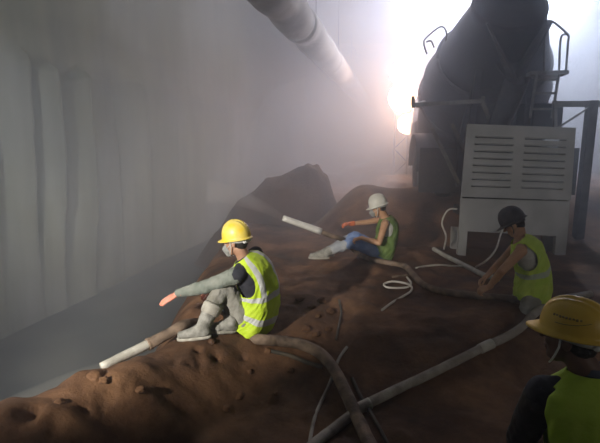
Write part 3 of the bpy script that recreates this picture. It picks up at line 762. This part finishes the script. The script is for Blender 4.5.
        for j in range(NU+1):
            u = VT[0][0]+(VT[-1][0]-VT[0][0])*j/NU; w_, d_ = wt(u); p, tg, la, fw = sp(u); fw = fw*sgn
            for i in range(NA):
                a = 2*PI*i/NA      # 0: left side, 90: front
                c, s_ = math.cos(a), math.sin(a); cc = math.copysign(abs(c)**(2/2.5), c); s2 = math.copysign(abs(s_)**(2/2.5), s_)
                q_ = V((la*cc*w_+fw*s2*d_)); fl = .010*noise.noise(V((a*1.7+seed, u*5, seed)))+.007*math.sin(a*5+3*noise.noise(V((u*3, a, seed))))*(1-sst(.5, 1.0, u))+.009*(1-abs(noise.noise(V((cc*4, s2*4+u*7, seed)))*2))*(1-sst(.8,1,u))
                vs.append(p+q_+q_.normalized()*fl)
                ang = math.degrees(math.atan2(abs(s_), abs(c)))       # 0 at the side
                wd = o.get('ah_front', ah_r[1]) if s_ > 0 else ah_r[1]
                e = ((u-ah_c[0])/ah_r[0])**2+(ang/wd)**2
                keep.append(not (e < 1 or (u > ah_c[0] and ang < wd*.8 and u < 1.02)) )
                st.append(o['strip'](u, c, s_, ang))
        fc = []
        for j in range(NU):
            for i in range(NA):
                ids = (j*NA+i, j*NA+(i+1) % NA, (j+1)*NA+(i+1) % NA, (j+1)*NA+i)
                if all(keep[k] for k in ids): fc.append(ids)
        me.from_pydata(vs, [], fc)
        at = me.attributes.new('strip', 'FLOAT', 'POINT'); at.data.foreach_set('value', np.array(st, dtype=np.float32))
        bm = bmesh.new(); bm.from_mesh(me)
        bmesh.ops.delete(bm, geom=[v for v in bm.verts if not v.link_faces], context='VERTS')
        bmesh.ops.recalc_face_normals(bm, faces=bm.faces)
        bd = [v for v in bm.verts if v.is_boundary]
        for _ in range(6): bmesh.ops.smooth_vert(bm, verts=bd, factor=.5, use_axis_x=True, use_axis_y=True, use_axis_z=True)
        bm.to_mesh(me); bm.free()
        vo = link_mesh('vest', me, o['vest'], t); sm = vo.modifiers.new('s', 'SOLIDIFY'); sm.thickness = .005; sm.offset = 0
    if o.get('collar'):
        bm = bmesh.new(); p, tg, la, fw = sp(1.06); rs = []
        for k, r_ in ((-.03,.090),(0,.086),(.03,.074),(.045,.070),(.045,.062),(0,.064)):
            rs.append([p+tg*k+la*math.cos(a)*r_+fw*math.sin(a)*r_ for a in [2*PI*i/36 for i in range(36)]])
        rings(bm, rs, cap=False); bobj('collar', bm, M['collar'], t)
    # ---- face mask
    if o.get('mask'):
        bm = bmesh.new(); dr = o.get('mask_drop', 0)
        ell(bm, (0,.082,-.055-dr), (.044,.048,.044)); capsule(bm, hd(0,.10,-.02-dr), hd(0,.125,-.052-dr), .018, .024); capsule(bm, hd(0,.12,-.055-dr), hd(0,.095,-.10-dr), .026, .022)
        me = remeshed(bm, .006, 3, .002, 60); mk = link_mesh('face_mask', me, M['mask'], t)
        for x in (-1, 1):
            bm = bmesh.new(); tube(bm, [hd(x*.038,.085,-.045-dr), hd(x*.068,.04,-.03), hd(x*.084,-.01,.0)], .0025, n=6)
            bobj('mask_strap', bm, M['pale'], mk)
    # ---- hard hat
    hm = o['helmet']; hh_ = o.get('hat_h', .140); NA, NR = 96, 26; tilt = o.get('helmet_tilt', 0)
    hF = (Fd*math.cos(tilt)+Hu*math.sin(tilt)).normalized(); hU = (Hu*math.cos(tilt)-Fd*math.sin(tilt)).normalized()
    hc = hd(0,-.006,.040); hp = lambda x, y, z: hc+Hr*x+hF*y+hU*z
    bm = bmesh.new(); rs = []
    def rad(a, k):     # horizontal radii at polar step k (0 top .. 1 rim)
        rx, ry = .106, .128; f = math.sin(k*PI/2)**.92; x = math.sin(a)*rx*f; y = math.cos(a)*ry*f; z = hh_*math.cos(k*PI/2)**.85 if k < 1 else 0
        rib = .007*math.exp(-(x/.012)**2)+.005*(math.exp(-((abs(x)-.036)/.007)**2)); rib *= (1-k**4)
        z2 = z*(1+rib/hh_*1.0); return x*(1+rib*2), y*(1+rib*1.2), z2+rib*.4
    for j in range(1, NR+1):
        k = j/NR; rs.append([hp(*rad(a, k)) for a in [2*PI*i/NA for i in range(NA)]])
    def brim(a, e, z):
        ext = .014+.040*max(0, math.cos(a))**2.2
        return hp(math.sin(a)*(.106+min(ext,.016)*e), math.cos(a)*(.128+ext*e), z-.012*e*max(0, math.cos(a)))
    rs.append([brim(a, .05, -.008) for a in [2*PI*i/NA for i in range(NA)]])
    rs.append([brim(a, .6, -.014) for a in [2*PI*i/NA for i in range(NA)]])
    rs.append([brim(a, 1, -.018) for a in [2*PI*i/NA for i in range(NA)]])
    rs.append([brim(a, 1, -.023) for a in [2*PI*i/NA for i in range(NA)]])
    rs.append([brim(a, .5, -.019) for a in [2*PI*i/NA for i in range(NA)]])
    rs.append([hp(math.sin(a)*.101, math.cos(a)*.123, -.016) for a in [2*PI*i/NA for i in range(NA)]])
    rs.append([hp(math.sin(a)*.098, math.cos(a)*.119, .01) for a in [2*PI*i/NA for i in range(NA)]])
    for k in (.75, .5, .25): rs.append([hp(math.sin(a)*.098*math.sin(k*PI/2)**.92, math.cos(a)*.119*math.sin(k*PI/2)**.92, (hh_-.01)*math.cos(k*PI/2)**.85) for a in [2*PI*i/NA for i in range(NA)]])
    rings(bm, rs); hat = bobj('hard_hat', bm, hm, t)
    # head band seen under the rim at the back, adjuster knob and chin strap
    bm = bmesh.new()
    band = [hp(math.sin(a)*.088, math.cos(a)*.100-.004, -.022-.016*max(0, -math.cos(a))) for a in [math.radians(x) for x in range(-180, 180, 10)]]
    for k in range(len(band)-0):
        pass
    rr = [[p-hU*.013 for p in band], [p+hU*.013 for p in band], [p+hU*.013+(p-hc).normalized()*.005 for p in band], [p-hU*.013+(p-hc).normalized()*.005 for p in band]]
    vsb = [[bm.verts.new(p) for p in r_] for r_ in rr]; nB = len(band)
    for a_ in range(4):
        for i in range(nB): bm.faces.new((vsb[a_][i], vsb[a_][(i+1) % nB], vsb[(a_+1) % 4][(i+1) % nB], vsb[(a_+1) % 4][i]))
    bobj('head_band', bm, o.get('band', M['pale']), hat)
    bm = bmesh.new()
    if o.get('adjuster'):
        for x0, x1 in ((-.05,-.018),(-.018,.018),(.018,.05)):
            capsule(bm, hp(x0,-.106+abs(x0)*.2,-.044), hp(x1,-.106+abs(x1)*.2,-.044), .013, .013, 10)
        for i in range(9): capsule(bm, hp(-.05+i*.0125,-.120+abs(-.05+i*.0125)*.2,-.034), hp(-.05+i*.0125,-.120+abs(-.05+i*.0125)*.2,-.052), .0025, .0025, 6)
        bobj('adjuster', bm, M['pale'], hat); bm = bmesh.new()
    sg_ = o.get('strap_side', 1)
    for x in (-1, 1): tube(bm, [hp(x*.088,.02,-.012), hp(x*.086,.022,-.07), hd(x*.062,.045,-.10), hd(x*.02,.065,-.128)], .004, n=8)
    bobj('chin_strap', bm, o.get('strap_mat', M['pale']), hat)
    if o.get('helmet_marks'):
        bm = bmesh.new(); s_ = o['helmet_marks']    # dim printed marks on the side shell
        def surf(a_deg, k, e=.0012):
            x, y, z = rad(math.radians(a_deg), k); p = hp(x, y, z); return p+(p-hc).normalized()*e
        for i, a_ in enumerate(range(62, 112, 6)):
            hh = (.05, .04, .055, .045, .05)[i % 5]; quadplate(bm, [surf(s_*a_, .69), surf(s_*(a_+4), .69), surf(s_*(a_+4), .69+hh), surf(s_*a_, .69+hh)], .001)
        for i in range(12):
            a_ = 70+i*5; k = .86-.055*(i/11)**2*2
            quadplate(bm, [surf(s_*a_, k), surf(s_*(a_+5), k-.008), surf(s_*(a_+5), k+.006), surf(s_*a_, k+.014)], .001)
        bobj('printed_marks', bm, M['mark'], hat)
    return t, J, sp
M['mark'] = mat('faded_print', (.30,.20,.05), rough=.6)
def strip_std(u, c, s, ang):
    x = abs(c)
    h = max(1-abs(u-.17)/.045*.5, 1-abs(u-.50)/.040*.5) if u < .6 else 0
    v = 1-abs(x*.18-.095)/.026*.5 if u > .5 else 0
    return max(h, v, 0)
# worker one: on the bank, left
Y1 = 3.80
pel = P(251,322,Y1+.02)
up_ = lambda px, py, k: on(px, py)+V((0,0,k))
strip1 = strip_std
o1 = dict(hand_k=1.16, base=(pel.x, pel.y, hgt(pel.x, pel.y)), pelvis=pel, chest=P(246,262,Y1-.02), face_pelvis=(-.85,.53,0), face_chest=(-.88,.48,0), bow=P(274,297,Y1)-P(252,297,Y1),
    head=P(236.5,241,Y1-.04), look=(-.93,.34,-.13), head_up=(-.08,0,1),
    arm=(.295,.27), handL=P(170,296,Y1-.10), elbowL=P(200,300,Y1-.30), handR=P(196,300,Y1+.32), elbowR=P(222,320,Y1+.5),
    footL=up_(203,339,.10), kneeL=P(200,250,Y1-.20), toeL=up_(180,341,.10), footR=up_(232,333,.10), kneeR=P(198,262,Y1+.2), toeR=up_(214,333,.10),
    hand_poseL=((-.87,-.05,-.47), (-.45,.1,-.85), (.1,.95,.1), (3,6,5)), hand_poseR=((-.8,.1,-.5), (0,.2,-1), (0,-1,0), (30,40,30)),
    skin=M['skin'], shirt=M['dark_cloth'], sleeve_mat=M['sleeve'], trousers=M['trousers'], vest=M['vest1'], strip=strip1, helmet=M['yellow'], glove=M['glove'], gloves='LR', mask=True, mask_drop=.012, cuff=True, shaft=.14, leg_len=.72, adjuster=True, seed=2, helmet_tilt=.0)
print('PEL', pel, 'ground', hgt(pel.x,pel.y), 'foot', o1['footL'], o1['footR'])
W1 = make_person('worker in yellow helmet and bright lime vest sitting on the bank edge, arm stretched left', o1)
# worker two: white helmet, jeans
Y2 = 6.15
pel = P(381,252,Y2)
o2 = dict(base=(pel.x, pel.y, hgt(pel.x, pel.y)), pelvis=pel, chest=P(386,220,Y2), face_pelvis=(-.97,.22,0), face_chest=(-.95,.3,0), bow=V((.10,0,0)),
    head=P(378.5,207,Y2-.02), look=(-.93,.18,-.30), head_up=(-.2,0,1),
    handR=P(342,225,Y2+.1), elbowR=P(366,240,Y2+.5), handL=P(361,238,Y2-.22), elbowL=P(378,262,Y2-.45),
    footL=P(325,252,Y2-.14), kneeL=P(346,215,Y2-.18), toeL=P(312,252,Y2-.14), footR=P(330,250,Y2+.14), kneeR=P(350,210,Y2+.2), toeR=P(315,250,Y2+.16),
    hand_poseR=((-1,0,.05), (0,-.2,-1), (0,-.9,.1), (35,45,30)), hand_poseL=((-.9,.1,-.25), (.1,.3,-1), (0,.9,.1), (35,40,30)),
    skin=M['skin_tan'], undershirt=True, trousers=M['jeans'], leg_dust=M['jeans_dust'], vest=M['vest2'], strip=lambda u,c,s,a: 0, helmet=M['white_plastic'], glove=M['glove2'], gloves='R', mask=True, shaft=.06, leg_len=.85, seed=5)
W2 = make_person('worker in white helmet and blue jeans sitting behind the white nozzle pipe', o2)
# worker three: bent over the hose on the right
Y3 = 4.35
pel = P(533,290,Y3)
o3 = dict(base=(pel.x, pel.y, hgt(pel.x, pel.y)), pelvis=pel, chest=P(521,243,Y3-.02), face_pelvis=(-.85,.50,0), face_chest=(-.80,.58,-.1), bow=V((.07,-.05,.05)),
    head=P(514,224,Y3+.12), look=(-.75,.45,-.55), head_up=(-.5,.3,.8),
    handL=P(489,287,Y3-.12), elbowL=P(500,270,Y3-.5), handR=P(480,283,Y3+.22), elbowR=P(500,275,Y3+.5),
    footL=P(546,306,Y3-.12), kneeL=P(490,300,Y3-.2), toeL=P(560,309,Y3-.12), footR=P(548,302,Y3+.12), kneeR=P(490,295,Y3+.25), toeR=P(562,306,Y3+.12), foot_up=(-.2,0,1),
    hand_poseL=((-.8,.2,-.45), (-.3,.4,-.9), (0,.9,.2), (35,45,30)), hand_poseR=((-.8,-.1,-.55), (-.2,-.3,-1), (0,-.9,.2), (35,45,30)),
    skin=M['skin_tan'], undershirt=True, trousers=M['trousers'], vest=M['vest3'], strip=lambda u,c,s,a: max(0, 1-abs(u-.42)/.05*.5), helmet=M['dark_plastic'], band=M['dark_plastic'], strap_mat=M['dark_plastic'], mask=False, shaft=.08, boot=M['boot_dark'], seed=9)
W3 = make_person('worker in dark helmet and green vest crouching over hose in front of the grey housing', o3)
# worker four: close to the camera, from behind, kneeling
Y4 = 1.68
gz = hgt(1.1, 1.7); cst = P(596,388,Y4-.02)
o4 = dict(base=(cst.x, 1.7, gz), pelvis=V((cst.x+.02, 1.66, gz+.24)), chest=cst, face_pelvis=(-.05,1,0), face_chest=(-.12,.98,0), bow=V((0,-.06,0)), shoulder=.185,
    hat_h=.118, head=P(572,336,Y4+.03), look=(-.66,.75,.0), head_up=(.0,.05,1),
    shL=V((-.02,.03,0)), handL=V((cst.x-.18, 1.98, gz+.22)), elbowL=P(470,450,Y4), handR=V((cst.x+.16, 2.02, gz+.22)), elbowR=V((cst.x+.5, 1.7, .2)),
    footL=V((cst.x-.14, 1.62, gz+.08)), kneeL=V((cst.x-.16, 2.4, gz)), toeL=V((cst.x-.14, 1.45, gz+.02)), footR=V((cst.x+.14, 1.62, gz+.08)), kneeR=V((cst.x+.16, 2.4, gz)), toeR=V((cst.x+.14, 1.45, gz+.02)),
    hand_poseL=((.1,.8,-.4), (0,-.2,-1), (1,.2,0), (30,35,25)), hand_poseR=((-.1,.8,-.4), (0,-.2,-1), (-1,.2,0), (30,35,25)),
    skin=M['skin_dark'], shirt=M['dark_cloth'], sleeve_mat=M['black_leather'], trousers=M['dark_cloth'], vest=M['vest4'], strip=lambda u,c,s,a: 0, collar=True, helmet=M['yellow_b'], band=M['pale'], adjuster=True, mask=False, helmet_marks=-1, strap_mat=M['pale'], shaft=.14, seed=13, voxel=.0055,
    armhole=((.66, 90), (.26, 16)), ah_front=58, vest_tab=[(-.10,.20,.175),(.25,.20,.165),(.45,.205,.155),(.65,.222,.158),(.82,.255,.162),(.93,.268,.150),(1.0,.245,.128),(1.06,.150,.098),(1.10,.092,.084)])
W4 = make_person('worker close by in orange-yellow helmet, seen from behind, lime vest over black sleeves', o4)
# ------------------------------------------------------------------ hoses, pipes, cables
def hose(name, pts, r, m, label, cat='hose', rough=.10, parts=()):
    p0 = V(pts[len(pts)//2]); t = empty(name, (p0.x, p0.y, p0.z-r)) if parts else None
    bm = bmesh.new(); tube(bm, pts, r, rough=rough)
    if not parts:
        return tag(bobj(name, bm, m), label, cat)
    bobj('hose_line', bm, m, t)
    for nm, a, b, ra, rb, mm in parts:
        bm = bmesh.new(); L_ = (V(b)-V(a)); 
        tube(bm, [V(a).lerp(V(b), k/8) for k in range(9)], (lambda k, ra=ra, rb=rb: ra+(rb-ra)*k), n=18, raw=True, rough=.04)
        bobj(nm, bm, mm, t)
    return tag(t, label, cat)
def g(px, py, r): return on(px, py, r)
# 1: spraying hose of worker one: nozzle, over the bank, under him, down to the foreground
nz0, nz1 = P(101,367,3.18), P(149,344,3.45)
a1 = P(168,334,3.52); a2 = P(186,325,3.62)
hose('spray_hose', [nz1, a1, a2, P(205,324,3.95), P(232,334,3.92), g(258,339,.05), g(280,341,.05), g(303,345,.055), g(322,355,.055), g(336,373,.055), g(346,393,.055), g(356,415,.055), g(368,441,.055), g(380,470,.055)], .047, M['hose_brown'],
     'thick muddy hose with pale nozzle pipe passing under the yellow-helmeted worker on the bank', parts=(('nozzle_pipe', nz1+(nz1-nz0)*.06, nz0, .041, .034, M['pipe']), ('coupling', nz1-(nz1-nz0)*.03, nz1+(nz1-nz0)*.05, .052, .052, M['hose_brown'])))
# 2: worker two's nozzle
n0, n1 = P(283,218,6.0), P(321,231.5,6.1)
hose('spray_hose', [n1, P(332,236,6.12), P(342,239,6.2), P(350,246,6.35), g(362,256,.03), g(384,262,.03), g(404,266,.03), g(411,272,.03), g(424,285,.035), g(447,292,.035), g(480,296,.035), g(512,299,.035), g(560,306,.035), g(590,312,.035)], .036, M['hose_brown'],
     'muddy hose with white nozzle pipe held by the white-helmeted worker, trailing right', parts=(('nozzle_pipe', n1, n0, .047, .040, M['pipe_white']),))
# 3: long pale hose across the foreground
hose('delivery_hose', [g(296,462,.04), g(318,441,.04), g(340,424,.035), g(364,406,.036), g(400,388,.036), g(440,369,.036), g(480,349,.036), g(508,336,.036), g(523,326,.036), g(533,315,.036), g(545,306,.036), g(562,299,.036), g(590,294,.036)], .036, M['hose_pale'],
     'long pale grey hose curving across the dark foreground to the right', parts=(('coupling', g(480,349,.036), g(492,343.5,.036), .043, .043, M['pipe']), ('coupling', g(356,410,.036), g(370,403,.036), .042, .042, M['pipe'])))
hose('grey_pipe', [g(434,249,.03), g(444,255,.03), g(456,261,.03), g(470,268,.03), g(484,275,.03), g(500,279,.03)], .032, M['pipe'], 'short pale grey hose lying before the pump legs')
c_ = [(457,209),(450,209),(445,214),(442,224),(446,236),(444,248)]
hose('white_cable', [P(px, py, 6.40) for px, py in c_[:5]]+[g(444,249,.02)], .013, M['rope'], 'thin white cable hanging left of the pump housing', 'cable', 0)
hose('white_cable', [P(503,228,6.40), P(500,236,6.2), P(496,249,5.9), P(487,260,5.5), g(476,267,.02)], .013, M['rope'], 'thin white cable hanging behind the crouching worker', 'cable', 0)
hose('white_cable', [g(416,268,.012), g(427,266,.012), g(440,265,.012), g(452,266,.012), g(462,266,.012)], .013, M['rope'], 'thin straight cable on the soil leading to the pump', 'cable', 0)
hose('rope', [g(407,277,.012), g(411,283,.012), g(408,287,.012), g(396,288,.012), g(386,287,.014), g(384,284,.014), g(392,281.5,.014), g(404,283,.014), g(411,286,.02), g(411,291,.012), g(402,297,.012), g(393,302,.012), g(382,310,.012)], .0125, M['rope'], 'white looped rope lying on the soil behind worker in jeans', 'rope', 0)
hose('wooden_stick', [g(392,277,.012), g(400,276,.012), g(409,275,.012)], .014, M['hose_brown'], 'short brown stick beside the looped rope', 'stick', .1)
hose('thin_hose', [g(339,300,.012), g(341,312,.012), g(339,325,.012), g(336,340,.012)], .012, M['hose_dark'], 'thin dark hose lying between the two seated workers', 'hose', 0)
hose('thin_hose', [g(347,347,.012), g(341,355,.012), g(337,363,.012), g(329,385,.012), g(321,402,.012), g(314,420,.012), g(310,441,.012), g(309,455,.012)], .013, M['hose_pale'], 'thin pale hose crossing the thick muddy one in the foreground', 'hose', 0)
hose('thin_hose', [g(270,351,.012), g(288,355,.012), g(306,362,.012), g(322,367,.012)], .018, M['hose_dark'], 'thin dark branch hose left of the thick muddy hose', 'hose', 0)
hose('dark_cable', [g(352,378,.012), g(360,395,.012), g(372,415,.012), g(386,441,.012), g(400,470,.012)], .014, M['hose_dark'], 'black cable right of the thick muddy hose in the foreground', 'cable', 0)
# ------------------------------------------------------------------ spray jets
def jet(a, b, r0, r1, dens, label):
    m, n, l, s = mat_volume('spray_mist', dens, (.95,.93,.88), .3)
    tc = n.new('ShaderNodeTexCoord'); t = n.new('ShaderNodeTexNoise'); t.inputs['Scale'].default_value = 4; l.new(tc.outputs['Object'], t.inputs['Vector'])
    mm = n.new('ShaderNodeMath'); mm.operation = 'MULTIPLY'; mm.inputs[1].default_value = dens*2; l.new(t.outputs['Fac'], mm.inputs[0]); l.new(mm.outputs[0], s.inputs['Density'])
    bm = bmesh.new(); tube(bm, [V(a).lerp(V(b), k/20)-V((0,0,.25*(k/20)**2)) for k in range(21)], lambda k: r0+(r1-r0)*k**.8, n=24, raw=True)
    o = bobj('spray', bm, m); tag(o, label, 'spray', kind='stuff')
d_ = (nz0-nz1).normalized(); jet(nz0+d_*.01, nz0+d_*1.9, .04, .22, 1.2, 'jet of muddy spray leaving the nozzle at lower left')
d_ = (n0-n1).normalized(); jet(n0+d_*.01, n0+d_*1.1+V((0,.2,.22)), .04, .16, 1.0, 'jet of spray leaving the white nozzle in the middle')
# ------------------------------------------------------------------ clods
def clod(p, r, m, label, i):
    bm = bmesh.new(); bmesh.ops.create_icosphere(bm, subdivisions=3, radius=r)
    for v in bm.verts:
        v.co *= 1+.45*noise.noise(v.co/r*1.2+V((i*3.1,0,0))); v.co.z *= .7; v.co += V(p)
    return tag(bobj('soil_clod', bm, m), label, 'clod', 'soil clods scattered on the bank')
spots = [(96,378,.05),(104,381,.03),(212,342,.03),(268,352,.03),(250,372,.025),(290,372,.03),(240,398,.03),(276,395,.022),(140,392,.03),(300,300,.045),(311,308,.04),(322,302,.05),(330,312,.04),(318,317,.03),(306,330,.04),(316,336,.035),(328,330,.03),(60,403,.03),(226,410,.03)]
for i, (px, py, r_) in enumerate(spots):
    p = on(px, py); clod((p.x, p.y, hgt(p.x, p.y)+r_*.2), r_, M['soil'], 'small clod of reddish soil lying on the bank', i)
